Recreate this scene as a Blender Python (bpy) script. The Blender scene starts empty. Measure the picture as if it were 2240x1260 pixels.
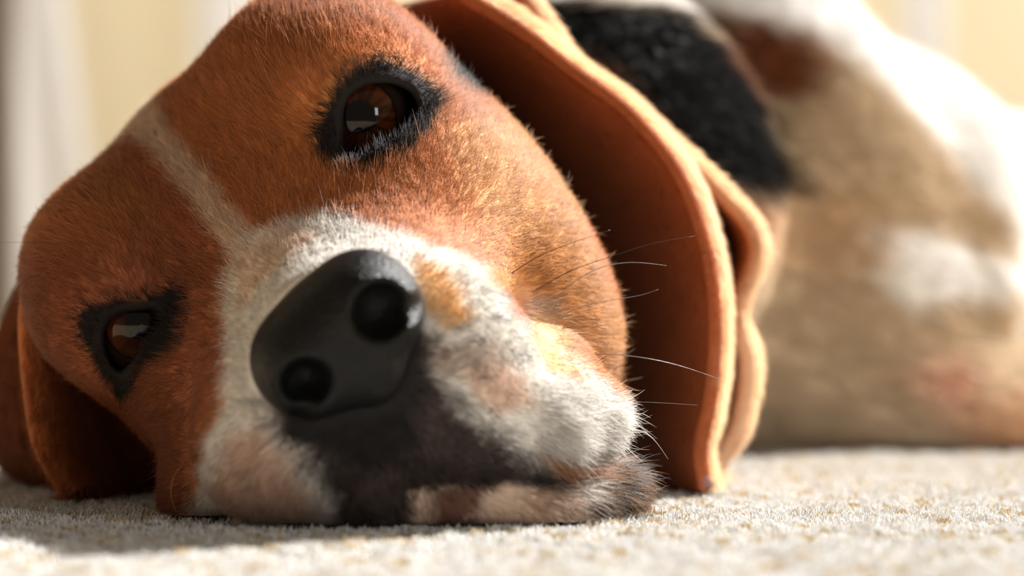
import bpy, math, random
import numpy as np
from mathutils import Vector

random.seed(7); RNG = np.random.default_rng(7)
C = bpy.context.scene.collection
scene = bpy.context.scene

# ------------------------------------------------------------------ camera
FPX, HOR, CAMZ = 4978.0, 690.0, 38.8          # focal length in px, horizon row, camera height in mm
cam_d = bpy.data.cameras.new('camera'); cam = bpy.data.objects.new('camera', cam_d); C.objects.link(cam)
cam.location = (0, 0, CAMZ*0.001); cam.rotation_euler = (math.pi/2, 0, 0)
cam_d.sensor_width = 36; cam_d.lens = 36*FPX/2240; cam_d.shift_y = (HOR-630)/2240
cam_d.clip_start = 0.02; cam_d.clip_end = 60
cam_d.dof.use_dof = True; cam_d.dof.focus_distance = 0.446; cam_d.dof.aperture_fstop = 8.0
scene.camera = cam

# ------------------------------------------------------------------ view + light
vs = scene.view_settings
vs.view_transform = 'Standard'; vs.look = 'None'; vs.gamma = 1.0; vs.use_curve_mapping = False
vs.exposure = 0.0
scene.cycles.max_bounces = 6; scene.cycles.diffuse_bounces = 3; scene.cycles.glossy_bounces = 2
scene.cycles.transmission_bounces = 4; scene.cycles.transparent_max_bounces = 6
w = bpy.data.worlds.new('World'); scene.world = w; w.use_nodes = True
w.node_tree.nodes['Background'].inputs[0].default_value = (1.0, 0.83, 0.64, 1)
w.node_tree.nodes['Background'].inputs[1].default_value = 0.24
SUN_DIR = Vector((0.60, 0.41, 0.69)).normalized()
sd = bpy.data.lights.new('sun', 'SUN'); sd.energy = 14.5; sd.angle = math.radians(0.8); sd.color = (1.0, 0.98, 0.955)
so = bpy.data.objects.new('sun', sd); C.objects.link(so); so.rotation_euler = SUN_DIR.to_track_quat('Z', 'Y').to_euler()
wd = bpy.data.lights.new('window_light', 'AREA'); wd.shape = 'RECTANGLE'; wd.size = 0.7; wd.size_y = 1.3; wd.energy = 30; wd.color = (0.80, 0.90, 1.0)
wo = bpy.data.objects.new('window_light', wd); C.objects.link(wo); wo.location = (1.62, 1.75, 1.55)
wo.rotation_euler = (Vector(wo.location)-Vector((0, .45, .05))).to_track_quat('Z', 'Y').to_euler()

gd = bpy.data.lights.new('eye_glint_light', 'AREA'); gd.shape = 'RECTANGLE'; gd.size = 0.22; gd.size_y = 0.5; gd.energy = 6; gd.color = (0.92, 0.96, 1.0)  # unseen lamp added for a highlight in the eyes
go = bpy.data.objects.new('eye_glint_light', gd); C.objects.link(go); go.location = (1.25, -0.75, 0.38)
go.rotation_euler = (Vector(go.location)-Vector((0, .45, .08))).to_track_quat('Z', 'Y').to_euler()
rd = bpy.data.lights.new('wall_fill_light', 'AREA'); rd.shape = 'RECTANGLE'; rd.size = 2.6; rd.size_y = 1.0; rd.spread = math.radians(95); rd.energy = 17; rd.color = (1.0, 0.95, 0.86)  # unseen fill lamp added to brighten the back wall
ro = bpy.data.objects.new('wall_fill_light', rd); C.objects.link(ro); ro.location = (0.2, 1.5, 1.9)
ro.rotation_euler = (Vector(ro.location)-Vector((0, 2.6, .25))).to_track_quat('Z', 'Y').to_euler()

# ------------------------------------------------------------------ colour helpers
def lin(c):
    c = np.asarray(c, float)/255.0
    return np.where(c <= 0.04045, c/12.92, ((c+0.055)/1.055)**2.4)
def P(px, py, d):                              # pixel + distance (mm) -> place in mm
    return np.array([(px-1120)*d/FPX, d, CAMZ-(py-HOR)*d/FPX])
def proj(p):
    return np.stack([1120+p[:, 0]/p[:, 1]*FPX, HOR+(CAMZ-p[:, 2])/p[:, 1]*FPX], 1)

def value_noise(p, scale, seed=0):             # smooth noise in space, about -1..1
    q = p/scale; i = np.floor(q).astype(np.int64); f = q-i; f = f*f*(3-2*f)
    def h(ix, iy, iz):
        n = (ix*374761393+iy*668265263+iz*2147483647+seed*1274126177) & 0xffffffff
        n = ((n ^ (n >> 13))*1274126177) & 0xffffffff
        return ((n ^ (n >> 16)) & 0xffff)/32767.5-1
    r = 0
    for dx in (0, 1):
        for dy in (0, 1):
            for dz in (0, 1):
                wgt = (f[:, 0] if dx else 1-f[:, 0])*(f[:, 1] if dy else 1-f[:, 1])*(f[:, 2] if dz else 1-f[:, 2])
                r = r+wgt*h(i[:, 0]+dx, i[:, 1]+dy, i[:, 2]+dz)
    return r

def poly_sd(xy, poly):                         # signed distance to a polygon, negative inside
    poly = np.asarray(poly, float); n = len(poly)
    d = np.full(len(xy), 1e18); inside = np.zeros(len(xy), bool)
    for k in range(n):
        a = poly[k]; b = poly[(k+1) % n]; e = b-a; w_ = xy-a
        t = np.clip((w_@e)/max(e@e, 1e-9), 0, 1); q = w_-t[:, None]*e
        d = np.minimum(d, (q*q).sum(1))
        c = ((a[1] <= xy[:, 1]) != (b[1] <= xy[:, 1]))
        if abs(b[1]-a[1]) > 1e-9:
            xi = a[0]+(xy[:, 1]-a[1])/(b[1]-a[1])*(b[0]-a[0])
            inside ^= c & (xy[:, 0] < xi)
    d = np.sqrt(d); return np.where(inside, -d, d)

# ------------------------------------------------------------------ materials
def new_mat(name):
    m = bpy.data.materials.new(name); m.use_nodes = True; nt = m.node_tree
    return m, nt, nt.nodes['Principled BSDF']
def attr_mat(name, rough=0.7, spec=0.25, sheen=0.0, bump=0, bscale=900, sub=0):
    m, nt, b = new_mat(name)
    a = nt.nodes.new('ShaderNodeAttribute'); a.attribute_name = 'tint'
    nt.links.new(a.outputs['Color'], b.inputs['Base Color'])
    b.inputs['Roughness'].default_value = rough; b.inputs['Specular IOR Level'].default_value = spec
    if sheen:
        b.inputs['Sheen Weight'].default_value = sheen; b.inputs['Sheen Roughness'].default_value = 0.4
    if bump:
        n = nt.nodes.new('ShaderNodeTexNoise'); n.inputs['Scale'].default_value = bscale; n.inputs['Detail'].default_value = 3
        tc = nt.nodes.new('ShaderNodeTexCoord'); nt.links.new(tc.outputs['Object'], n.inputs['Vector'])
        bp = nt.nodes.new('ShaderNodeBump'); bp.inputs['Strength'].default_value = bump; bp.inputs['Distance'].default_value = 0.0006
        nt.links.new(n.outputs['Fac'], bp.inputs['Height']); nt.links.new(bp.outputs[0], b.inputs['Normal'])
    return m
def plain_mat(name, col, rough=0.6, spec=0.3, bump=0, bscale=900, vary=0.0):
    m, nt, b = new_mat(name)
    b.inputs['Roughness'].default_value = rough; b.inputs['Specular IOR Level'].default_value = spec
    c = lin(col); n = nt.nodes.new('ShaderNodeTexNoise'); n.inputs['Scale'].default_value = bscale; n.inputs['Detail'].default_value = 4
    tc = nt.nodes.new('ShaderNodeTexCoord'); nt.links.new(tc.outputs['Object'], n.inputs['Vector'])
    mx = nt.nodes.new('ShaderNodeMix'); mx.data_type = 'RGBA'
    mx.inputs[6].default_value = (*(c*(1-vary)), 1); mx.inputs[7].default_value = (*np.minimum(c*(1+vary), 1), 1)
    nt.links.new(n.outputs['Fac'], mx.inputs[0]); nt.links.new(mx.outputs[2], b.inputs['Base Color'])
    if bump:
        bp = nt.nodes.new('ShaderNodeBump'); bp.inputs['Strength'].default_value = bump; bp.inputs['Distance'].default_value = 0.001
        nt.links.new(n.outputs['Fac'], bp.inputs['Height']); nt.links.new(bp.outputs[0], b.inputs['Normal'])
    return m
M_SKIN = attr_mat('short_coat', 0.75, 0.15)
M_FUR = attr_mat('fur_hair', 0.42, 0.35)
def see_through(m, fac):                        # thin hairs let part of the light through
    nt = m.node_tree; b = nt.nodes['Principled BSDF']; t = nt.nodes.new('ShaderNodeBsdfTranslucent'); mx = nt.nodes.new('ShaderNodeMixShader')
    a = [n for n in nt.nodes if n.type == 'ATTRIBUTE'][0]; nt.links.new(a.outputs['Color'], t.inputs['Color']); mx.inputs[0].default_value = fac
    nt.links.new(b.outputs[0], mx.inputs[1]); nt.links.new(t.outputs[0], mx.inputs[2]); nt.links.new(mx.outputs[0], nt.nodes['Material Output'].inputs['Surface'])
see_through(M_FUR, 0.4)
M_BODYFUR = attr_mat('body_hair', 0.8, 0.06); see_through(M_BODYFUR, 0.25)
M_EAR = attr_mat('ear_velvet', 0.8, 0.12)
M_NOSE = attr_mat('nose_leather', 0.36, 0.2, bump=0.9, bscale=1500)
M_LID = plain_mat('eyelid_skin', (30, 27, 26), 0.38, 0.5, bump=0.6, bscale=1500, vary=.3)
M_FIBRE = attr_mat('carpet_fibre', 0.85, 0.1)

# ------------------------------------------------------------------ signed-distance sculpting
class Field:
    def __init__(s, xs, ys, zs):
        s.ax = (np.asarray(xs, np.float32), np.asarray(ys, np.float32), np.asarray(zs, np.float32))
        s.v = np.full([len(a) for a in s.ax], 60.0, np.float32)
    def box(s, lo, hi):
        sl = []
        for a, l, h in zip(s.ax, lo, hi):
            i0 = max(int(np.searchsorted(a, l))-1, 0); i1 = min(int(np.searchsorted(a, h))+1, len(a)); sl.append(slice(i0, max(i1, i0)))
        return tuple(sl)
    def pts(s, sl):
        X, Y, Z = np.meshgrid(s.ax[0][sl[0]], s.ax[1][sl[1]], s.ax[2][sl[2]], indexing='ij')
        return np.stack([X, Y, Z], -1)
    def apply(s, fn, lo, hi, k, op='add'):
        sl = s.box(lo, hi)
        p = s.pts(sl)
        if p.size == 0: return
        d = fn(p).astype(np.float32); a = s.v[sl]
        if op == 'add':
            h = np.maximum(k-np.abs(a-d), 0)/max(k, 1e-6); s.v[sl] = np.minimum(a, d)-h*h*k*.25
        else:
            d = -d; h = np.maximum(k-np.abs(a-d), 0)/max(k, 1e-6); s.v[sl] = np.maximum(a, d)+h*h*k*.25
    def ell(s, c, r, A, k=8, op='add'):
        c = np.asarray(c, float); r = np.asarray(r, float); R = float(r.max())+k+8
        def fn(p):
            q = (p-c)@A.T; k0 = np.sqrt(((q/r)**2).sum(-1)); k1 = np.sqrt(((q/r**2)**2).sum(-1))
            return k0*(k0-1)/np.maximum(k1, 1e-6)
        s.apply(fn, c-R, c+R, k, op)
    def cone(s, a, b, ra, rb, k=8, op='add'):
        a = np.asarray(a, float); b = np.asarray(b, float); R = max(ra, rb)+k+8
        def fn(p):
            e = b-a; t = np.clip(((p-a)@e)/(e@e), 0, 1)
            return np.linalg.norm(p-a-t[..., None]*e, axis=-1)-(ra+(rb-ra)*t)
        s.apply(fn, np.minimum(a, b)-R, np.maximum(a, b)+R, k, op)
    def chain(s, pts, rad, k=2, op='sub'):
        for i in range(len(pts)-1): s.cone(pts[i], pts[i+1], rad[i], rad[i+1], k, op)
    def mesh(s):
        v = s.v; nx, ny, nz = v.shape; ins = v < 0
        idx = -np.ones((nx-1, ny-1, nz-1), np.int64)
        cnt = np.zeros((nx-1, ny-1, nz-1), np.int8)
        for dx in (0, 1):
            for dy in (0, 1):
                for dz in (0, 1): cnt += ins[dx:nx-1+dx, dy:ny-1+dy, dz:nz-1+dz]
        act = (cnt > 0) & (cnt < 8); cells = np.argwhere(act); idx[act] = np.arange(len(cells))
        acc = np.zeros((len(cells), 3)); num = np.zeros(len(cells))
        cor = [(dx, dy, dz) for dx in (0, 1) for dy in (0, 1) for dz in (0, 1)]
        A = s.ax
        for c0 in cor:
            for c1 in cor:
                if sum(abs(a-b) for a, b in zip(c0, c1)) != 1 or c0 > c1: continue
                i0 = cells+np.array(c0); i1 = cells+np.array(c1)
                v0 = v[i0[:, 0], i0[:, 1], i0[:, 2]].astype(float); v1 = v[i1[:, 0], i1[:, 1], i1[:, 2]].astype(float)
                m = (v0 < 0) != (v1 < 0); t = np.where(m, v0/np.where(m, v0-v1, 1), 0)
                p0 = np.stack([A[j][i0[:, j]] for j in range(3)], 1); p1 = np.stack([A[j][i1[:, j]] for j in range(3)], 1)
                acc += np.where(m[:, None], p0+(p1-p0)*t[:, None], 0); num += m
        verts = acc/num[:, None]
        quads = []
        def emit(m, o):
            e = np.argwhere(m)
            return e
        # edges along each axis
        for ax in range(3):
            a0 = [slice(None)]*3; a1 = [slice(None)]*3; a0[ax] = slice(0, -1); a1[ax] = slice(1, None)
            I0 = ins[tuple(a0)]; I1 = ins[tuple(a1)]; ch = I0 != I1
            e = np.argwhere(ch); u, w_ = [(1, 2), (2, 0), (0, 1)][ax]
            ok = (e[:, u] > 0) & (e[:, w_] > 0) & (e[:, u] < v.shape[u]-1) & (e[:, w_] < v.shape[w_]-1); e = e[ok]
            fl = I0[e[:, 0], e[:, 1], e[:, 2]]
            def cell(du, dw):
                c = e.copy(); c[:, u] -= du; c[:, w_] -= dw; return idx[c[:, 0], c[:, 1], c[:, 2]]
            q = np.stack([cell(1, 1), cell(0, 1), cell(0, 0), cell(1, 0)], 1)
            q = np.where(fl[:, None], q, q[:, ::-1]); quads.append(q)
        return verts, np.concatenate(quads)

def relax(v, q, it=2, lam=0.5):
    e = np.concatenate([q[:, [0, 1]], q[:, [1, 2]], q[:, [2, 3]], q[:, [3, 0]]]); n = len(v)
    for _ in range(it):
        s = np.zeros_like(v); c = np.zeros(n)
        for j in range(3):
            s[:, j] = np.bincount(e[:, 0], v[e[:, 1], j], n)+np.bincount(e[:, 1], v[e[:, 0], j], n)
        c = np.bincount(e[:, 0], minlength=n)+np.bincount(e[:, 1], minlength=n)
        v = v+lam*(s/np.maximum(c, 1)[:, None]-v)
    return v
def keep_largest(v, q):
    n = len(v); lab = np.arange(n)
    for _ in range(400):
        m = lab[q].min(1); new = lab.copy()
        for j in range(4): np.minimum.at(new, q[:, j], m)
        new = new[new]
        if (new == lab).all(): break
        lab = new
    u, c = np.unique(lab, return_counts=True); best = u[c.argmax()]; k = lab == best
    mp = np.cumsum(k)-1; qq = q[k[q].all(1)]
    return v[k], mp[qq]
def vnormals(v, q):
    n = np.cross(v[q[:, 2]]-v[q[:, 0]], v[q[:, 3]]-v[q[:, 1]]); r = np.zeros_like(v)
    for j in range(4):
        for a in range(3): r[:, a] += np.bincount(q[:, j], n[:, a], len(v))
    return r/np.maximum(np.linalg.norm(r, axis=1, keepdims=True), 1e-9)

def outward(v, q):
    v = np.asarray(v, float); q = np.asarray(q); t = np.concatenate([q[:, [0, 1, 2]], q[:, [0, 2, 3]]])
    vol = (v[t[:, 0]]*np.cross(v[t[:, 1]], v[t[:, 2]])).sum()
    return q if vol > 0 else q[:, ::-1]
def make_mesh(name, v, q, mat, parent=None, col=None, smooth=True):
    me = bpy.data.meshes.new(name); me.from_pydata((np.asarray(v)*0.001).tolist(), [], np.asarray(q).tolist() if not isinstance(q, list) else q)
    me.update()
    if smooth: me.polygons.foreach_set('use_smooth', [True]*len(me.polygons))
    if col is not None:
        a = me.attributes.new('tint', 'FLOAT_COLOR', 'POINT')
        a.data.foreach_set('color', np.concatenate([col, np.ones((len(col), 1))], 1).astype(np.float32).ravel())
    me.materials.append(mat)
    o = bpy.data.objects.new(name, me); C.objects.link(o)
    if parent: o.parent = parent
    return o
def make_curves(name, pts, rad, col, mat, parent=None):   # pts (n, k, 3) mm, rad (n, k) mm, col (n, 3)
    n, k = pts.shape[:2]
    cu = bpy.data.hair_curves.new(name); cu.add_curves([k]*n)
    cu.attributes['position'].data.foreach_set('vector', (pts.reshape(-1)*0.001).astype(np.float32))
    r = cu.attributes.get('radius') or cu.attributes.new('radius', 'FLOAT', 'POINT')
    r.data.foreach_set('value', (rad.reshape(-1)*0.001).astype(np.float32))
    a = cu.attributes.new('tint', 'FLOAT_COLOR', 'CURVE')
    a.data.foreach_set('color', np.concatenate([col, np.ones((n, 1))], 1).astype(np.float32).ravel())
    cu.materials.append(mat)
    o = bpy.data.objects.new(name, cu); C.objects.link(o)
    if parent: o.parent = parent
    return o
def tube(pts, rad, seg=8):                     # tapered tube through a polyline
    pts = np.asarray(pts, float); V = []; F = []
    for i, p in enumerate(pts):
        t = pts[min(i+1, len(pts)-1)]-pts[max(i-1, 0)]; t /= np.linalg.norm(t)
        a = np.cross(t, [0.1, 0.2, 1.0]); a /= np.linalg.norm(a); b = np.cross(t, a)
        for j in range(seg):
            th = 2*math.pi*j/seg; V.append(p+rad[i]*(math.cos(th)*a+math.sin(th)*b))
    for i in range(len(pts)-1):
        for j in range(seg): F.append([i*seg+j, i*seg+(j+1) % seg, (i+1)*seg+(j+1) % seg, (i+1)*seg+j])
    F.append(list(range(seg))[::-1]); F.append([(len(pts)-1)*seg+j for j in range(seg)])
    return V, F
def spline(ctrl, n):                           # Catmull-Rom along axis 0
    ctrl = np.asarray(ctrl, float); m = len(ctrl); t = np.linspace(0, m-1, n); i = np.clip(t.astype(int), 0, m-2); f = t-i
    f = f.reshape([-1]+[1]*(ctrl.ndim-1))
    p0 = ctrl[np.maximum(i-1, 0)]; p1 = ctrl[i]; p2 = ctrl[i+1]; p3 = ctrl[np.minimum(i+2, m-1)]
    return 0.5*((2*p1)+(-p0+p2)*f+(2*p0-5*p1+4*p2-p3)*f**2+(-p0+3*p1-3*p2+p3)*f**3)

# ------------------------------------------------------------------ head frame (r across the eyes, u towards the crown, f along the muzzle)
HR = np.array([.727, 0, .686]); HF = np.array([.179, -.969, -.188])
HF -= HR*(HF@HR); HF /= np.linalg.norm(HF); HU = np.cross(HF, HR); HU *= np.sign(HU[2]); HU /= np.linalg.norm(HU); HR /= np.linalg.norm(HR)
AX = np.stack([HR, HU, HF]); ORG = P(550, 490, 450)
def L(r, u, f): return ORG+r*HR+u*HU+f*HF
I3 = np.eye(3)

FURK = 1.0
# ================================================================== the dog
dog = bpy.data.objects.new('dog', None); C.objects.link(dog)
dog.location = (0, 0.5, 0)
dog['label'] = 'tan, white and black beagle lying on its side with its head on the carpet'; dog['category'] = 'dog'
def adopt(o, parent=dog):
    o.parent = parent
    if parent is dog: o.matrix_parent_inverse = dog_inv
    return o
bpy.context.view_layer.update(); dog_inv = dog.matrix_world.inverted()

def axis(parts):
    out = []
    for a, b, st in parts:
        n = max(int(round((b-a)/st)), 1); out.append(np.linspace(a, b, n, endpoint=False))
    return np.concatenate(out+[np.array([parts[-1][1]])])
F = Field(axis([(-140, 52, 1.0), (52, 80, 2.0), (80, 330, 4.0)]),
          axis([(372, 500, 1.0), (500, 560, 2.2), (560, 900, 4.5)]),
          axis([(-4, 125, 1.0), (125, 250, 4.0)]))
# --- body behind
def B(px, py, d, r, k=25, A=I3, op='add'): F.ell(P(px, py, d), r, A, k, op)
def rot(ax, deg):
    from mathutils import Matrix
    return np.array(Matrix.Rotation(math.radians(deg), 3, ax))
B(1180, 420, 620, (62, 60, 62), 20)                                   # neck
B(1440, 440, 688, (80, 36, 84), 22)
B(1480, 520, 760, (85, 60, 66), 20)                                   # shoulder and chest
B(1450, 760, 705, (98, 46, 50), 22)                                  # rib cage resting on the carpet
B(1865, 490, 716, (53, 28, 56), 26, rot('Y', -40))                     # upper arm and shoulder
B(2040, 910, 700, (52, 40, 19), 16)                                   # lower chest / forearm on the carpet
F.cone(P(2060, 600, 705), P(1880, 560, 675), 12, 8, 8)              # folded pale skin
F.cone(P(2010, 590, 700), P(2150, 640, 705), 12, 11, 8)
F.cone(P(2100, 370, 790), P(2480, 385, 840), 20, 16, 14)              # hind part going out of frame
F.cone(P(2000, 920, 720), P(2600, 910, 700), 20, 18, 14)              # foreleg lying on the carpet
# --- skull
E = lambda r, u, f, rad, k=10, op='add', A=AX: F.ell(L(r, u, f), rad, A, k, op)
F.cone(L(8, -30, -60), P(1240, 480, 640), 40, 52, 20)
E(0, -18, -52, (49, 44, 52), 12)
E(27, 3, -34, (25, 25, 33), 10)
E(-28, 2, -34, (23, 25, 34), 10)
for s in (-1, 1):
    E(s*30, 4, -20, (16, 14, 15), 9)                                  # brow
E(0, -10, -16, (20, 18, 20), 12)
for s in (-1, 1):
    E(s*17, -17, -6, (15, 15, 18), 16)
    E(s*24, -25, 2, (15, 15, 20), 16)                  # fills the stop beside the bridge
F.cone(L(0, -19, -8), L(0, -20, 36), 17.5, 13.5, 16)                    # bridge
E(31, -32, -28, (22, 38, 34), 14)                                     # right cheek
E(27, -58, -20, (17, 23, 26), 12)
E(-27, -34, -22, (20, 35, 30), 14)                                    # left cheek
E(14, -33, 27, (14, 19, 24), 12)                                      # whisker pads
E(-17, -28, 28, (16, 18, 24), 10)
F.cone(L(8, -36, 40), L(13, -58, 32), 13.5, 14, 8)                 # right flew
F.cone(L(2, -40, 36), L(4, -62, 24), 15, 15, 8)
F.cone(L(20, -58, 26), L(21, -66, 26), 11.5, 9.5, 6)
F.cone(L(-12, -30, 40), L(-25, -28, 32), 14, 14, 8)                   # left flew
E(0, -30, 44, (11, 10, 12), 6)
E(-4, -44, 34, (16, 14, 16), 8)
F.cone(P(820, 1090, 425), P(930, 1100, 430), 11, 10, 6)
# eyes: lids bulge over each ball, then the opening is cut
EYE_U = L(30, -1, -14.5); EYE_L = L(-30.5, -1, -13.5); RB = 11.0
for c in (EYE_U, EYE_L): F.ell(c, (13.4, 13.0, 13.4), AX, 5)
OPEN_U = [(751, 280), (752, 240), (764, 208), (800, 186), (850, 181), (898, 200), (915, 232), (905, 268), (865, 300), (820, 325), (785, 350), (757, 358), (750, 330)]
OPEN_L = [(226, 735), (238, 702), (275, 682), (330, 676), (362, 680), (352, 712), (318, 752), (285, 795), (262, 815), (246, 800), (232, 765)]
def cut_prism(poly, c, dmax, k=1.2):
    def fn(p):
        sh = p.shape[:-1]; q = p.reshape(-1, 3); xy = proj(q); d2 = poly_sd(xy, poly)*q[:, 1]/FPX
        return np.maximum(d2, (q[:, 1]-c[1]-dmax)).reshape(sh)
    F.apply(fn, c-22, c+22, k, 'sub')
cut_prism(OPEN_U, EYE_U, 2); cut_prism(OPEN_L, EYE_L, 2)
# chin and lower lip
F.cone(L(4, -64, 0), L(0, -52, 38), 15, 10.5, 3.5)
F.chain([P(1010, 1120, 428), P(1130, 1105, 430), P(1250, 1095, 436)], [8, 8.5, 8], 3.5, 'add')
F.chain([P(1320, 1080, 440), P(1350, 1072, 447)], [5.5, 5], 3, 'add')
F.ell(P(462, 1078, 450), (10, 13, 11), I3, 8)
# philtrum and mouth line
F.chain([L(-1, -30, 60), L(-3, -35, 59), L(-7, -41, 57)], [1.0, 1.2, 1.5], 1.5)
np.maximum(F.v, -(F.ax[2][None, None, :]), out=F.v)

verts, quads = F.mesh(); verts, quads = keep_largest(verts, quads); verts = relax(verts, quads, 3, 0.5); quads = outward(verts, quads)
nrm = vnormals(verts, quads)
print('body verts', len(verts))
TAN = (186, 120, 72)
# coat pattern with some light and shade painted in: (outline in the photograph's frame, colour, soft edge px, wobble px)
HEADP = [
 ([(-200, 520), (180, 560), (420, 480), (480, 560), (495, 780), (450, 960), (440, 1250), (-200, 1250)], (152, 90, 60), 80, 20),  # left of the face: shade painted in as darker, redder tan
 ([(980, 300), (1100, 230), (1300, 330), (1420, 800), (1380, 900), (1200, 700), (1060, 500)], (202, 152, 98), 60, 10),  # sunlit cheek highlight painted in as lighter gold
 ([(225, 300), (262, 262), (330, 205), (352, 232), (385, 300), (440, 365), (500, 435), (560, 510), (520, 570), (470, 520), (420, 450), (365, 380), (330, 330), (290, 305), (245, 330)], (214, 188, 166), 12, 9),
 ([(230, 310), (290, 310), (420, 470), (500, 570), (430, 540), (330, 430)], (176, 106, 70), 26, 12),
 ([(515, 560), (560, 510), (620, 492), (700, 470), (780, 482), (860, 512), (960, 545), (1050, 580), (1120, 612), (1180, 655), (1220, 740), (1270, 800), (1330, 850), (1390, 900), (1440, 1000), (1420, 1250), (400, 1260), (438, 1060), (447, 970), (492, 900), (498, 780), (490, 660)], (226, 221, 214), 9, 8),
 ([(985, 570), (1100, 590), (1190, 660), (1230, 760), (1180, 800), (1080, 760), (980, 720), (950, 620)], (186, 179, 168), 24, 12),
 ([(520, 560), (600, 520), (640, 505), (700, 520), (560, 640), (520, 700)], (226, 204, 186), 16, 6),
 ([(905, 560), (960, 590), (1010, 640), (1015, 700), (970, 720), (930, 680), (910, 620)], (206, 158, 104), 14, 8),
 ([(1060, 585), (1130, 590), (1180, 640), (1130, 660), (1070, 620)], (206, 150, 100), 12, 8),
 ([(1105, 650), (1150, 645), (1165, 680), (1130, 700)], (190, 130, 98), 12, 6),
 ([(1160, 680), (1215, 680), (1240, 780), (1270, 830), (1200, 820), (1165, 750)], (218, 176, 128), 16, 8),
 ([(920, 740), (1000, 760), (1080, 740), (1130, 800), (1060, 830), (1000, 830), (930, 800)], (176, 160, 148), 22, 12),
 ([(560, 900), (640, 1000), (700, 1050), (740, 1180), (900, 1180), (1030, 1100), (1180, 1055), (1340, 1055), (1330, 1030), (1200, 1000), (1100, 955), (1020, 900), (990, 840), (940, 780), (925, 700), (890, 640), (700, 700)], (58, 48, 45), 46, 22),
 ([(1020, 810), (1080, 790), (1140, 830), (1150, 880), (1090, 900), (1040, 880)], (212, 184, 166), 18, 8),
 ([(500, 960), (560, 930), (640, 1010), (690, 1090), (700, 1150), (520, 1150), (455, 1080)], (202, 174, 156), 26, 14),
 ([(1180, 985), (1290, 1020), (1345, 1020), (1335, 1050), (1200, 1050)], (172, 124, 88), 14, 8),
 ([(900, 1075), (1000, 1055), (1200, 1052), (1300, 1048), (1290, 1090), (1240, 1150), (1000, 1170), (900, 1160)], (192, 166, 146), 18, 12),
 ([(960, 1080), (1060, 1060), (1040, 1110), (990, 1160), (940, 1150)], (104, 72, 60), 18, 12),
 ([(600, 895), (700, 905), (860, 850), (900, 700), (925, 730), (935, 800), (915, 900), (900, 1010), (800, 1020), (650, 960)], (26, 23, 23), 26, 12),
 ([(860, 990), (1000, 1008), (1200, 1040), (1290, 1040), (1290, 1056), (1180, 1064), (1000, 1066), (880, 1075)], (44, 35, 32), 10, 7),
 ([(1235, 1060), (1296, 1045), (1290, 1090), (1240, 1100)], (238, 228, 218), 9, 4),
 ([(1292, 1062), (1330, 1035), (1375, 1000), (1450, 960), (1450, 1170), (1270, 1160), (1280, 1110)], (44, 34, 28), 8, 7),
 ([(1335, 1030), (1380, 960), (1392, 1000), (1385, 1060), (1350, 1060)], (70, 72, 80), 8, 4),
 ([(690, 320), (715, 235), (735, 190), (785, 142), (850, 132), (905, 160), (955, 198), (962, 240), (935, 300), (885, 350), (825, 378), (760, 386), (700, 362)], (34, 30, 30), 7, 7),
 ([(166, 710), (195, 668), (270, 652), (350, 640), (410, 615), (425, 670), (405, 740), (350, 785), (300, 830), (265, 880), (235, 840), (196, 790)], (30, 26, 25), 9, 8),
 ([(915, 20), (965, 100), (985, 175), (1030, 205), (1150, 230), (1200, 150), (1000, -40)], (34, 31, 28), 12, 10),
 ([(1275, 500), (1340, 650), (1380, 740), (1400, 500), (1300, 400)], (196, 118, 62), 20, 8),  # strip of ear shadow on the cheek, painted as deeper orange
]
for sx, sy, sr in ((1062, 636, 9), (1085, 693, 13), (1030, 745, 12), (1135, 782, 12), (1040, 800, 10), (1058, 822, 12), (975, 772, 12), (1000, 722, 10), (1110, 752, 9), (1075, 898, 10), (960, 735, 9), (1105, 640, 7)):
    HEADP.append(([(sx+sr*math.cos(a*math.pi/4), sy+sr*.8*math.sin(a*math.pi/4)) for a in range(8)], (96, 84, 76), 6, 4))
BODYP = [
 ([(1100, -100), (1750, -100), (2300, 150), (2300, 640), (2190, 640), (2190, 480), (2120, 420), (2000, 270), (1850, 130), (1740, 70), (1600, 30), (1400, 5), (1100, 12)], (240, 238, 236), 24, 14),
 ([(1850, 470), (1950, 495), (2100, 530), (2190, 580), (2190, 670), (2060, 640), (1950, 670), (1880, 600)], (238, 236, 234), 16, 18),
 ([(1100, 15), (1480, 15), (1560, 90), (1640, 200), (1700, 320), (1770, 445), (1600, 430), (1480, 330), (1100, 300)], (11, 10, 9), 16, 14),
 ([(1530, 40), (1600, 30), (1720, 60), (1770, 130), (1750, 210), (1650, 210), (1580, 130)], (124, 72, 46), 24, 12),
 ([(1500, 415), (1600, 425), (1690, 440), (1700, 490), (1640, 530), (1500, 540)], (140, 74, 44), 28, 14),
 ([(1640, 420), (1900, 420), (1900, 560), (1640, 600)], (206, 178, 148), 50, 20),
 ([(1960, 820), (2060, 760), (2120, 840), (2080, 930)], (196, 150, 126), 50, 20),
 ([(2100, 900), (2400, 850), (2400, 1080), (2100, 1080)], (196, 156, 124), 70, 20),
]
WHOLE = {(176, 106, 70), (214, 188, 166), (152, 90, 60), (202, 152, 98), (34, 30, 30), (30, 26, 25), (34, 31, 28), (196, 118, 62)}   # patches not confined to the muzzle
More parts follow.
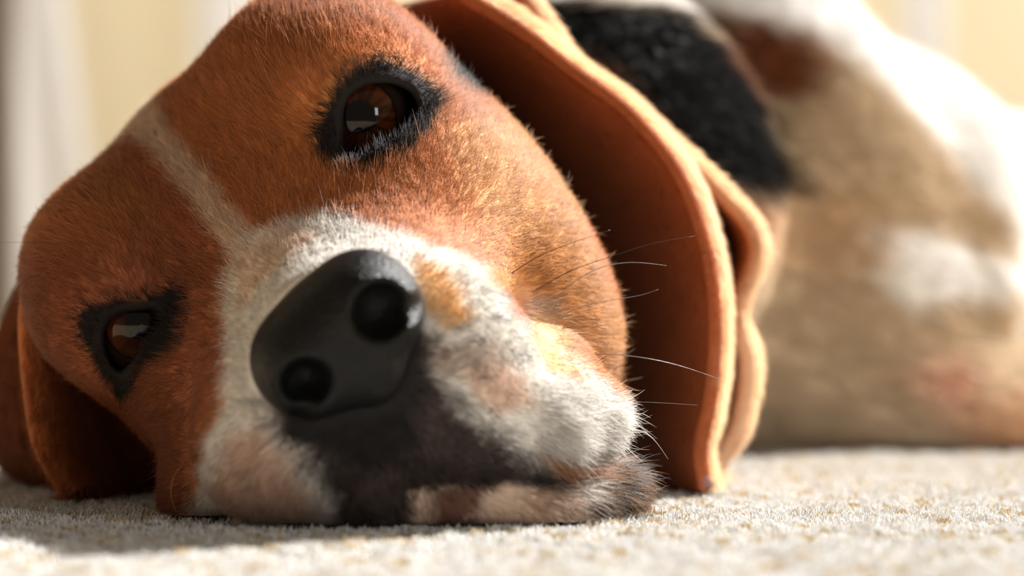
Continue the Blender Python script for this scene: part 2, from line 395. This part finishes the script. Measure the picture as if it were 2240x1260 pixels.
def paint(p, base, pats, seed=3, wob=3.0, muzzle=None):
    xy = proj(p); n1 = value_noise(p, wob, seed); n2 = value_noise(p, wob, seed+9); m1 = value_noise(p, wob*.3, seed+5); m2 = value_noise(p, wob*.3, seed+6)
    c = np.tile(lin(base), (len(p), 1))
    for poly, colr, feather, wobb in pats:
        po = np.array(poly); lo = po.min(0)-feather-wobb*2; hi = po.max(0)+feather+wobb*2
        m = ((xy > lo) & (xy < hi)).all(1)
        if not m.any(): continue
        q = xy[m]+np.stack([n1[m]+.6*m1[m], n2[m]+.6*m2[m]], 1)*wobb
        a = np.clip(.5-poly_sd(q, poly)/(2*feather), 0, 1); a = (a*a*(3-2*a))[:, None]
        if muzzle is not None and colr not in WHOLE: a = a*muzzle[m][:, None]
        c[m] = c[m]*(1-a)+lin(colr)*a
    return c
def coat(p):
    c = paint(p, TAN, HEADP, muzzle=np.clip(((p-ORG)@HF-1)/9, 0, 1))
    far = np.clip((p[:, 1]-540)/25, 0, 1)[:, None]
    cb = paint(p, (200, 180, 154), BODYP, 5, 9.0)
    c = c*(1-far)+cb*far
    return c*(1+0.10*value_noise(p, 2.2, 12)+0.07*value_noise(p, .7, 13))[:, None]
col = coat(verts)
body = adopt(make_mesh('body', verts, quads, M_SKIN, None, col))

# --- ears: folded leather flaps
def sheet(rows, nu, nv_, th):
    g = np.array([[P(*c) for c in r] for r in rows])
    g = spline(g, nu); g = np.swapaxes(spline(np.swapaxes(g, 0, 1), nv_), 0, 1)
    g[..., 2] = np.maximum(g[..., 2], th)
    du = np.gradient(g, axis=0); dv = np.gradient(g, axis=1); n = np.cross(du, dv); n /= np.maximum(np.linalg.norm(n, axis=-1, keepdims=True), 1e-9)
    a = (g+n*th).reshape(-1, 3); b = (g-n*th).reshape(-1, 3); M = nu*nv_
    q = []
    I = lambda i, j: i*nv_+j
    for i in range(nu-1):
        for j in range(nv_-1):
            q.append([I(i, j), I(i+1, j), I(i+1, j+1), I(i, j+1)]); q.append([M+I(i, j), M+I(i, j+1), M+I(i+1, j+1), M+I(i+1, j)])
    ring = [I(i, 0) for i in range(nu)]+[I(nu-1, j) for j in range(1, nv_)]+[I(i, nv_-1) for i in range(nu-2, -1, -1)]+[I(0, j) for j in range(nv_-2, 0, -1)]
    for k in range(len(ring)):
        x, y = ring[k], ring[(k+1) % len(ring)]; q.append([x, M+x, M+y, y])
    return np.concatenate([a, b]), np.array(q), (nu, nv_)
ED = [(1010, -10), (1140, 68), (1252, 155), (1372, 245), (1476, 370), (1530, 500), (1556, 620), (1562, 750), (1550, 880), (1530, 985), (1546, 1082)]
OU = [(1165, -12), (1232, 88), (1286, 168), (1402, 258), (1512, 380), (1566, 515), (1590, 640), (1592, 770), (1572, 890), (1545, 990), (1562, 1076)]
IN = [(860, 20), (960, 120), (1060, 220), (1150, 320), (1240, 430), (1300, 540), (1330, 640), (1350, 760), (1370, 880), (1390, 985), (1410, 1082)]
R2 = [(1120, -40), (1205, 80), (1262, 160), (1382, 250), (1550, 400), (1650, 528), (1612, 675), (1636, 800), (1614, 930), (1568, 1010), (1568, 1072)]
rows = []
for k in range(11):
    i_, e, o, r2 = map(np.array, (IN[k], ED[k], OU[k], R2[k]))
    f = min(max((k-3)/2, 0), 1)
    mid = i_*.55+e*.45; nr = i_*.05+e*.95; va = e+np.array([14, 4]); m2 = (va*.5+r2*.5)
    rows.append([(*i_, 525), (*mid, 511), (*nr, 494.5), (*e, 493), (*(e*.8+o*.2), 500), (*va, 530), (*m2, 533+4*f), (*(r2-np.array([8, 0])), 519), (*r2, 523), (*(r2-np.array([45, 0])), 556)])
ev, eq, dims = sheet(rows, 90, 80, 1.5); eq = outward(ev, eq)
rows2 = []
for y, ins, ed, bk in [(430, 290, 200, 210), (520, 260, 120, 140), (600, 240, 76, 80), (700, 250, 58, 34), (850, 300, 68, -18), (980, 330, 92, 0), (1080, 350, 150, 95)]:
    rows2.append([(ins+20, y, 500), (ins*.7+ed*.3, y, 494), (ins*.25+ed*.75, y, 480), (ed+8, y, 477), (ed, y, 484), (ed+22, y+2, 505), (bk*.6+ed*.4+6, y+2, 515), (bk, y-4, 528), (bk+8, y-6, 536), (bk+60, y-6, 552)])
ev2, eq2, dims2 = sheet(rows2, 70, 70, 1.7); eq2 = outward(ev2, eq2)
def ear_rim(vj, lo):                            # 1 on the furry outer rims, by column of the sheet
    t = vj*9; st = lambda a, b: np.clip((t-a)/(b-a), 0, 1)
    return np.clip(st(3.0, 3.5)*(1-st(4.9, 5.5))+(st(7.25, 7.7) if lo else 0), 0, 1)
def ear_col(p, vj):
    g = np.exp(-((vj*9-3.4)/1.0)**2)[:, None]  # backlit edge painted in as a brighter golden band
    c = np.tile(lin((124, 70, 42)), (len(p), 1))*(1-g)+lin((172, 100, 56))*g
    return c*(1+.12*value_noise(p, 6, 3)+.08*value_noise(p, 1.5, 4))[:, None]
def right_ear_col(p, vj):
    c = paint(p, (158, 84, 48), [
      ([(1580, 760), (1640, 700), (1700, 900), (1600, 1100), (1555, 1060), (1575, 900)], (200, 150, 124), 14, 6),
      ([(1552, 1040), (1600, 1040), (1600, 1100), (1552, 1100)], (128, 122, 124), 10, 5)], 8)
    d_ = np.clip(1-vj*9/2.2, 0, 1)[:, None]; c = c*(1-d_)+lin((58, 40, 32))*d_  # inner strip darkened: mostly shade painted in, with some dark fur
    w_ = ear_rim(vj, True)[:, None]*.85; c = c*(1-w_)+lin((240, 214, 176))*w_  # sun on the rims painted in as cream over tan fur
    return c*(1+.10*value_noise(p, 6, 3)+.08*value_noise(p, 1.5, 4))[:, None]
vj1 = np.tile(np.arange(80)/79., 180); vj2 = np.tile(np.arange(70)/69., 140)
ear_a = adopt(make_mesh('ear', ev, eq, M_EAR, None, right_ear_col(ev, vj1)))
ear_b = adopt(make_mesh('ear', ev2, eq2, M_EAR, None, ear_col(ev2, vj2)))

# --- nose pad
NF = Field(*[np.arange(L(0, -17, 52)[j]-26, L(0, -17, 52)[j]+26, 0.42) for j in range(3)])
N = lambda r, u, f, rad, k=4, op='add': NF.ell(L(r, u, f), rad, AX, k, op)
N(0, -15, 49, (14, 9, 13), 4)
for s in (-1, 1):
    N(s*8.8, -17.5, 50.5, (8.2, 9.5, 12.5), 5)
N(0, -24, 50, (8, 9, 11), 5)
for s in (-1, 1):
    rn = 5.9 if s > 0 else 5.0; N(s*9.2, -17.4, 66, (rn, rn, 12), 1.6, 'sub')
    NF.chain([L(s*11, -20, 63), L(s*15, -22.5, 58), L(s*18, -23.5, 52)], [2.6, 1.9, 1.6], 1.5)
NF.chain([L(0, -14, 64.5), L(0, -20, 63.5), L(-.4, -27, 62), L(-1, -33, 60)], [.5, .9, 1.1, 1.2], 1.5)
nv, nq = NF.mesh(); nv, nq = keep_largest(nv, nq); nv = relax(nv, nq, 3, .5); nq = outward(nv, nq)
nose = adopt(make_mesh('nose', nv, nq, M_NOSE, None, np.tile(lin((13, 13, 13)), (len(nv), 1))))

# --- eyeballs
def eyeball(c, look, name='eye'):
    look = look/np.linalg.norm(look); a = np.cross(look, [0, 0, 1.]); a /= np.linalg.norm(a); b = np.cross(a, look)
    V = []; Q = []; n, m = 48, 64; colr = []
    for i in range(n+1):
        th = math.pi*i/n
        for j in range(m):
            ph = 2*math.pi*j/m; rr = RB*(1+0.055*max(0, math.cos(th)-.72)/.28)
            V.append(c+rr*(math.cos(th)*look+math.sin(th)*(math.cos(ph)*a+math.sin(ph)*b)))
            t = math.degrees(th)
            if t < 17: k = lin((10, 8, 8))
            elif t < 38:
                k = lin((66, 32, 15))*(0.75+0.35*math.sin(ph*37+3*math.sin(ph*11)))*(.6+.6*(t-17)/21)
            elif t < 43: k = lin((24, 16, 12))
            else: k = lin((34, 25, 22))
            colr.append(k)
    for i in range(n):
        for j in range(m): Q.append([i*m+j, (i+1)*m+j, (i+1)*m+(j+1) % m, i*m+(j+1) % m])
    Q = outward(np.array(V)-c, Q); o = make_mesh(name, V, Q, M_EYE, None, np.array(colr)); return adopt(o)
M_EYE = attr_mat('eye_surface', 0.08, 0.2); M_EYE.node_tree.nodes['Principled BSDF'].inputs['Coat Weight'].default_value = 0.08
M_EYE.node_tree.nodes['Principled BSDF'].inputs['Coat Roughness'].default_value = 0.02
BALL_U = EYE_U+3.0*HF; BALL_L = EYE_L+2.2*HF
eyeball(BALL_U, P(826, 236, 300)-BALL_U); eyeball(BALL_L, P(300, 735, 300)-BALL_L)

# ------------------------------------------------------------------ the room
def box(name, lo, hi, mat, parent=None, bev=0):
    (x0, y0, z0), (x1, y1, z1) = lo, hi
    v = [(x0, y0, z0), (x1, y0, z0), (x1, y1, z0), (x0, y1, z0), (x0, y0, z1), (x1, y0, z1), (x1, y1, z1), (x0, y1, z1)]
    f = [[0, 3, 2, 1], [4, 5, 6, 7], [0, 1, 5, 4], [1, 2, 6, 5], [2, 3, 7, 6], [3, 0, 4, 7]]
    o = make_mesh(name, v, f, mat, parent, smooth=False)
    if bev:
        m = o.modifiers.new('edge', 'BEVEL'); m.width = bev*.001; m.segments = 3
    return o
M_BACK = plain_mat('carpet_ground', (196, 176, 146), .95, .05, 1.0, 500, .12)
floor = make_mesh('floor', [(-2500, 120, -4), (2500, 120, -4), (2500, 3000, -4), (-2500, 3000, -4)], [[0, 1, 2, 3]], M_BACK, smooth=False); floor['kind'] = 'structure'
M_WALL = plain_mat('wall_paint', (240, 226, 196), .9, .1, .1, 60, .03)
wall = box('wall_back', (-2500, 2600, -4), (2500, 2700, 2400), M_WALL); wall['kind'] = 'structure'
def wall_with_window(name, x0, x1, y0, y1, z0, z1, wy0, wy1, wz0, wz1, mat):
    V = []; Q = []
    for x in (x0, x1):
        b = len(V); V += [(x, y, z) for y in (y0, wy0, wy1, y1) for z in (z0, wz0, wz1, z1)]
        for i in range(3):
            for j in range(3):
                if i == 1 and j == 1: continue
                q = [b+i*4+j, b+(i+1)*4+j, b+(i+1)*4+j+1, b+i*4+j+1]; Q.append(q if x == x1 else q[::-1])
    for a, c in ((5, 9), (9, 10), (10, 6), (6, 5)): Q.append([a, c, c+16, a+16])
    for a, c in ((0, 12), (12, 15), (15, 3), (3, 0)): Q.append([a, a+16, c+16, c])
    return make_mesh(name, V, Q, mat, smooth=False)
wrt = wall_with_window('wall_right', 1500, 1560, -1500, 2600, -4, 2700, 1080, 2560, 800, 2480, M_WALL); wrt['kind'] = 'structure'  # unseen wall put in to limit the sunlight; opening shaped for that
M_FRAME = plain_mat('window_paint', (240, 238, 232), .5, .3)
wf = wall_with_window('window_1', 1492, 1568, 1030, 2598, 750, 2530, 1085, 2555, 805, 2475, M_FRAME); wf['kind'] = 'structure'
bb = box('baseboard_back', (-2500, 2584, -4), (2500, 2600, 70), plain_mat('baseboard_paint', (240, 236, 226), .5, .3)); bb['kind'] = 'structure'
# long curtain hanging in front of the wall at the left, gathered in folds
def curtain(x0, x1, y, z0, z1, folds, amp, lean):
    V = []; Q = []; n, m = folds*12+1, 30
    for sgn in (0, 1):
        for i in range(n):
            u = i/(n-1)
            for j in range(m):
                t = j/(m-1); a = amp*(1.1-.5*t)*math.sin(u*folds*2*math.pi+.5*math.sin(3*t+u*5))
                V.append((x0+(x1-x0)*u+lean*(1-t)*(.4+.6*u)+6*math.sin(u*21), y+a+sgn*3, z0+(z1-z0)*t))
    M = n*m
    for i in range(n-1):
        for j in range(m-1):
            Q.append([i*m+j, (i+1)*m+j, (i+1)*m+j+1, i*m+j+1]); Q.append([M+i*m+j, M+i*m+j+1, M+(i+1)*m+j+1, M+(i+1)*m+j])
    return V, Q
V, Q = curtain(-735, -621, 2420, 6, 1500, 3, 6, 190)
cu_ = make_mesh('curtain', V, Q, plain_mat('sheer_white_cloth', (240, 238, 236), .9, .1, .2, 200, .02))
cu_['label'] = 'blurred white curtain hanging in narrow folds against the cream wall at the left'; cu_['category'] = 'curtain'
M_WOOD = plain_mat('taupe_wood', (112, 98, 84), .6, .3, .2, 40, .15)
cab = bpy.data.objects.new('cabinet', None); C.objects.link(cab); cab.location = (-.6, 2.0, 0)
cab['label'] = 'blurred grey-brown cabinet cut off by the left edge of the photo'; cab['category'] = 'cabinet'
bpy.context.view_layer.update(); cinv = cab.matrix_world.inverted()
for nm, lo, hi in (('side_panel', (-800, 1900, -4), (-420, 2200, 900)),):
    pass
for nm, lo, hi in (('carcass', (-900, 1900, 24), (-424, 1950, 640)), ('door', (-880, 1884, 36), (-436, 1900, 610)), ('leg', (-480, 1902, -4), (-462, 1920, 24)), ('leg', (-880, 1902, -4), (-862, 1920, 24))):
    o = box(nm, lo, hi, M_WOOD, bev=3); o.parent = cab; o.matrix_parent_inverse = cinv
for x0, x1, lean, lab in ((-345, -265, 20, 'pale curtain strip hanging beside the dog\'s forehead against the cream wall'), (425, 485, -30, 'pale curtain strip hanging above the dog\'s back at the right')):
    V, Q = curtain(x0, x1, 2440, 6, 1500, 2, 5, lean)
    o = make_mesh('curtain', V, Q, cu_.data.materials[0]); o['label'] = lab; o['category'] = 'curtain'
# cream cushion lying in the sun at the right edge
CF = Field(np.arange(330, 520, 4.), np.arange(1400, 1640, 4.), np.arange(-12, 90, 3.))
CF.ell((425, 1520, 24), (76, 92, 36), I3, 5); CF.ell((372, 1480, 30), (26, 40, 26), I3, 12)
cv, cq = CF.mesh(); cush = make_mesh('cushion', relax(cv, cq, 4), outward(cv, cq), plain_mat('cream_cushion_cloth', (246, 234, 204), .9, .1, .2, 300, .03))
cush['label'] = 'blurred cream cushion glowing in the sun low at the right edge'; cush['category'] = 'cushion'
# tufted carpet pile
def pile():
    d0, d1 = 300., 760.; pts = []; n = int(320000*FURK)
    u = RNG.random(n); d = 1/np.sqrt((1-u)/d0**2+u/d1**2)
    x = (RNG.random(n)*2460-110-1120)*d/FPX
    cell = 2.3; cx = np.floor(x/cell); cy = np.floor(d/cell)
    def hh(a, b, s_): 
        t = np.sin(a*12.9898+b*78.233+s_*37.7)*43758.5453; return t-np.floor(t)
    tx = (cx+.5+.5*(hh(cx, cy, 1)-.5))*cell; ty = (cy+.5+.5*(hh(cx, cy, 2)-.5))*cell
    th = hh(cx, cy, 3); lean = np.stack([hh(cx, cy, 4)-.5, hh(cx, cy, 5)-.5], 1)*1.6
    bx = tx+(x-tx)*.55; by = ty+(d-ty)*.55
    gap = value_noise(np.stack([bx, by, bx*0], 1), 9, 44)
    h = 4.0+1.1*(th-.5)+RNG.normal(0, .3, n)+.5*gap
    k = 5; out = np.empty((n, k, 3)); tw = RNG.uniform(0, 6.28, n)
    for i in range(k):
        t = i/(k-1); out[:, i, 0] = bx+(x-tx)*.5*t+lean[:, 0]*t*t+.35*np.cos(tw+5*t); out[:, i, 1] = by+(d-ty)*.5*t+lean[:, 1]*t*t+.35*np.sin(tw+5*t); out[:, i, 2] = -4.2+h*t*(1.05-.12*t*t)
    c = lin((224, 222, 219))*(1+RNG.normal(0, .07, (n, 1)))
    br = ((hh(cx, cy, 7) > .90) | (RNG.random(n) > .93))
    c[br] = lin((204, 184, 148))
    return out, np.full((n, k), 1.)*np.array([.16, .17, .17, .15, .09]), np.clip(c, 0, .9)
# ================================================================== fur
def sample(v, q, n, weight):
    a = v[q]; ar = .5*np.linalg.norm(np.cross(a[:, 2]-a[:, 0], a[:, 3]-a[:, 1]), axis=1); cen = a.mean(1)
    w_ = ar*weight(cen); w_ = w_/w_.sum(); k = RNG.choice(len(q), n, p=w_); s_, t_ = RNG.random((2, n, 1)); a = a[k]
    return (a[:, 0]*(1-s_)+a[:, 1]*s_)*(1-t_)+(a[:, 3]*(1-s_)+a[:, 2]*s_)*t_, k
def grow(root, nr, flow, length, tilt, curl, rad, cols, name, parent, k=5, jit=.25, mat=None):
    n = len(root); length = np.broadcast_to(length, (n,)).astype(float)*RNG.uniform(.7, 1.2, n)
    flow = flow-nr*(flow*nr).sum(1, keepdims=True); flow /= np.maximum(np.linalg.norm(flow, axis=1, keepdims=True), 1e-6)
    side = np.cross(nr, flow); clump = np.stack([value_noise(root, 1.6, 21), value_noise(root, 1.6, 22)], 1)
    flow = flow+side*(clump[:, :1]*.30+RNG.normal(0, jit, (n, 1))); flow /= np.linalg.norm(flow, axis=1, keepdims=True)
    tl = np.broadcast_to(tilt, (n,))*(1+.25*clump[:, 1])+RNG.normal(0, .07, n)
    out = np.empty((n, k, 3)); p = root-nr*.3; out[:, 0] = p
    for i in range(1, k):
        ang = tl*(1-curl*(i-1)/(k-1)); d = flow*np.cos(ang)[:, None]+nr*np.sin(ang)[:, None]
        p = p+d*(length/(k-1))[:, None]; out[:, i] = p
    out[..., 2] = np.maximum(out[..., 2], .4)
    prof = np.array([1, .95, .8, .55, .12])[:k] if k == 5 else np.linspace(1, .12, k)
    r = np.broadcast_to(rad, (n,))[:, None]*prof[None]*RNG.uniform(.8, 1.2, (n, 1))
    c = cols*(1+RNG.normal(0, .13, (n, 1))+.0); c = np.clip(c, .002, .95)
    return make_curves(name, out, r, c, mat or M_FUR, parent)
def quadn(v, q): 
    n = np.cross(v[q[:, 2]]-v[q[:, 0]], v[q[:, 3]]-v[q[:, 1]]); return n/np.maximum(np.linalg.norm(n, axis=1, keepdims=True), 1e-9)
vq = vnormals(verts, quads)
TIP = L(0, -15, 72)
def hw(c):
    xy = proj(c); d = c[:, 1]
    vis = (xy[:, 0] > -60) & (xy[:, 0] < 2300) & (xy[:, 1] > -60) & (c[:, 2] > .8)
    nn = QN; face = (nn*(-c/np.linalg.norm(c, axis=1, keepdims=True))).sum(1)
    return np.where(vis & (face > -.45), 1., 0.)*np.where(d < 540, 1., 0.)*np.clip(1-(d-470)/90, .35, 1)
QN = quadn(verts, quads)
nh = int(330000*FURK)
root, k = sample(verts, quads, nh, hw)
nr = (vq[quads[k]]).mean(1); nr /= np.linalg.norm(nr, axis=1, keepdims=True)
xy = proj(root)
def near_eye(p, pad):
    x = proj(p); m = np.zeros(len(p), bool)
    for poly, c in ((OPEN_U, EYE_U), (OPEN_L, EYE_L)):
        cl = np.linalg.norm(p-c, axis=1) < 24
        m |= cl & (poly_sd(x, poly) < pad)
    return m
def nose_val(p):
    i = [np.clip(((p[:, j]-NF.ax[j][0])/.42).round().astype(int), 0, len(NF.ax[j])-1) for j in range(3)]
    ins = np.ones(len(p), bool)
    for j in range(3): ins &= (p[:, j] > NF.ax[j][0]) & (p[:, j] < NF.ax[j][-1])
    return np.where(ins, NF.v[i[0], i[1], i[2]], 50.)
keep = ~near_eye(root, 9) & (nose_val(root) > .5)
root, nr, xy = root[keep], nr[keep], xy[keep]
col = coat(root)
flow = root-TIP; flow = flow/np.linalg.norm(flow, axis=1, keepdims=True)
for c_ in (BALL_U-2*HF, BALL_L-2*HF):
    o_ = root-c_; d_ = np.linalg.norm(o_, axis=1, keepdims=True); w_ = np.clip((21-d_)/7, 0, 1); flow = flow*(1-w_)+o_/d_*w_
loc = (root-ORG)@AX.T
# length: shortest on the muzzle and round the eyes, longer on cheek, brow and chin
ln = 2.6+2.8*np.clip((60-loc[:, 2])/70, 0, 1)
de = np.minimum(np.linalg.norm(root-EYE_U, axis=1), np.linalg.norm(root-EYE_L, axis=1)); ln *= np.clip((de-10)/10, .22, 1)
lipr = np.clip(.5-poly_sd(xy, [(1180, 860), (1330, 840), (1450, 900), (1450, 1180), (1180, 1180)])/80, 0, 1); ln += 2.5*lipr
tilt = .21+.27*lipr
long = RNG.random(len(root)) > .97; ln = np.where(long, ln*1.7, ln)
# lighter and darker single hairs mixed in where the coat is pale or tan
rnd = RNG.random(len(root)); lum = col.mean(1)
col[(rnd < .10)] *= .62; col[(rnd > .93)] = np.minimum(col[(rnd > .93)]*1.35, .9)
lc = (poly_sd(xy, [(1285, 1045), (1340, 1020), (1400, 930), (1470, 940), (1470, 1180), (1270, 1180)]) < 0) & (RNG.random(len(root)) < .3)
col[lc] = lin((150, 112, 74)); ln = np.where(lc, ln*1.15, ln)
head_fur = grow(root, nr, flow, ln, tilt, .75, .036, col, 'fur', body)
# softer, longer coat of the body behind
def bw(c):
    xy = proj(c); vis = (xy[:, 0] > 1000) & (xy[:, 0] < 2400) & (xy[:, 1] > -150) & (c[:, 2] > .8)
    face = (QN*(-c/np.linalg.norm(c, axis=1, keepdims=True))).sum(1)
    return np.where(vis & (face > -.4) & (c[:, 1] > 540), 1., 0.)
root, k = sample(verts, quads, int(45000*FURK), bw)
nr = (vq[quads[k]]).mean(1); nr /= np.linalg.norm(nr, axis=1, keepdims=True)
grow(root, nr, np.tile([.8, .5, -.35], (len(root), 1)), 11., .3, .6, .12, coat(root), 'fur', body, mat=M_BODYFUR)
# ears
for obj_, v_, q_, n_, vj_, cf in ((ear_a, ev, eq, int(120000*FURK), vj1, right_ear_col), (ear_b, ev2, eq2, int(70000*FURK), vj2, ear_col)):
    en = vnormals(v_, q_); vq_ = vj_[q_].mean(1); rimq = ear_rim(vq_, obj_ is ear_a); cenq = v_[q_].mean(1)
    root, k = sample(v_, q_, n_, lambda c: np.where(c[:, 2] > 1.0, 1., 0.)*(1+2*rimq))
    nr = en[q_[k]].mean(1); nr /= np.maximum(np.linalg.norm(nr, axis=1, keepdims=True), 1e-6)
    down = np.tile([.35 if obj_ is ear_a else -.2, -.05, -.9], (len(root), 1)); rm = rimq[k]*(nr[:, 0] > -.1)
    ok = ~((rimq[k] > .05) & (nr[:, 0] < -.1)); root, k, nr, down, rm = root[ok], k[ok], nr[ok], down[ok], rm[ok]
    down += rm[:, None]*np.array([1.1, .2, .3]) if obj_ is ear_a else rm[:, None]*np.array([-.5, 0, .1])
    lb = 1.0 if obj_ is ear_a else 2.0
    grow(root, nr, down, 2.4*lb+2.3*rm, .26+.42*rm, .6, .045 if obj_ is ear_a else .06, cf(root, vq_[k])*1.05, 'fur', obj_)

po, pr, pc = pile()
carpet = make_curves('carpet', po, pr, pc, M_FIBRE); carpet['kind'] = 'stuff'
carpet['label'] = 'cream carpet pile of short tufts the dog lies on'; carpet['category'] = 'carpet'

# ------------------------------------------------------------------ whiskers (each one its own part)
M_WH = attr_mat('whisker_hair', .3, .5)
def whisker(pts, r0, colr):
    w_ = spline(np.array([P(*p) for p in pts]), 18); w_[:, 2] = np.maximum(w_[:, 2], .5)
    rad = r0*np.linspace(1, .18, 18)
    V, Fc = tube(w_, rad, 6); o = make_mesh('whisker', V, Fc, M_WH, None, np.tile(lin(colr), (len(V), 1))); return adopt(o)
DK, GY, WT, GD = (38, 30, 26), (120, 116, 114), (236, 232, 226), (196, 140, 80)
for pts, r0, c in [
  ([(1120, 597, 440), (1180, 560, 436), (1260, 528, 434), (1335, 503, 436)], .10, DK),
  ([(1172, 634, 441), (1250, 592, 436), (1340, 560, 434), (1430, 532, 437), (1520, 516, 442)], .09, DK),
  ([(1204, 678, 441), (1245, 625, 437), (1310, 587, 434), (1380, 574, 436), (1458, 581, 440)], .12, GY),
  ([(1216, 704, 442), (1260, 675, 438), (1330, 658, 436), (1400, 646, 438), (1440, 633, 440)], .10, GY),
  ([(1195, 730, 441), (1240, 717, 437), (1300, 715, 436), (1350, 718, 440)], .09, DK),
  ([(1246, 785, 442), (1310, 775, 438), (1390, 780, 436), (1480, 798, 440), (1574, 829, 446)], .12, GY),
  ([(1355, 880, 446), (1420, 880, 444), (1525, 886, 448)], .07, GY),
  ([(1130, 655, 436), (1200, 640, 432), (1290, 635, 434), (1370, 634, 438)], .06, GD),
  ([(1385, 905, 446), (1405, 905, 444), (1423, 914, 446)], .07, WT),
  ([(1380, 938, 446), (1410, 945, 444), (1436, 968, 446), (1462, 1005, 450)], .08, WT),
  ([(1120, 812, 424), (1150, 830, 420), (1178, 860, 419), (1198, 890, 420)], .16, WT),
  ([(1190, 815, 430), (1215, 835, 427), (1230, 850, 427)], .12, WT),
  ([(1240, 870, 430), (1280, 900, 426), (1310, 935, 426), (1330, 960, 428)], .13, WT),
  ([(1150, 900, 424), (1180, 925, 421), (1200, 950, 421)], .13, WT),
  ([(1275, 810, 440), (1310, 840, 438), (1335, 875, 438), (1350, 910, 440)], .12, WT),
  ([(385, 1120, 432), (374, 1075, 428), (388, 1030, 426), (435, 995, 428)], .12, GD),
  ([(425, 1110, 430), (420, 1075, 427), (432, 1040, 426)], .10, GD),
  ([(1090, 1140, 436), (1085, 1110, 430), (1098, 1100, 432)], .08, WT),
  ([(1320, 1020, 440), (1334, 1040, 437), (1342, 1066, 437)], .06, WT),
  ([(890, 508, 440), (905, 480, 436), (925, 430, 437), (935, 385, 440)], .06, (90, 50, 26)),
  ([(178, 542, 470), (130, 533, 462), (70, 530, 458), (-20, 531, 456)], .08, DK),
  ([(190, 586, 468), (130, 592, 460), (60, 610, 456), (10, 670, 456)], .09, DK),
  ([(210, 603, 466), (140, 612, 460), (90, 640, 456), (60, 670, 456)], .07, DK),
  ([(575, 170, 480), (560, 90, 474), (545, 10, 472), (535, -30, 472)], .06, DK),
  ([(505, 70, 490), (502, 20, 486), (500, -30, 486)], .06, DK),
]: whisker(pts, r0, c)
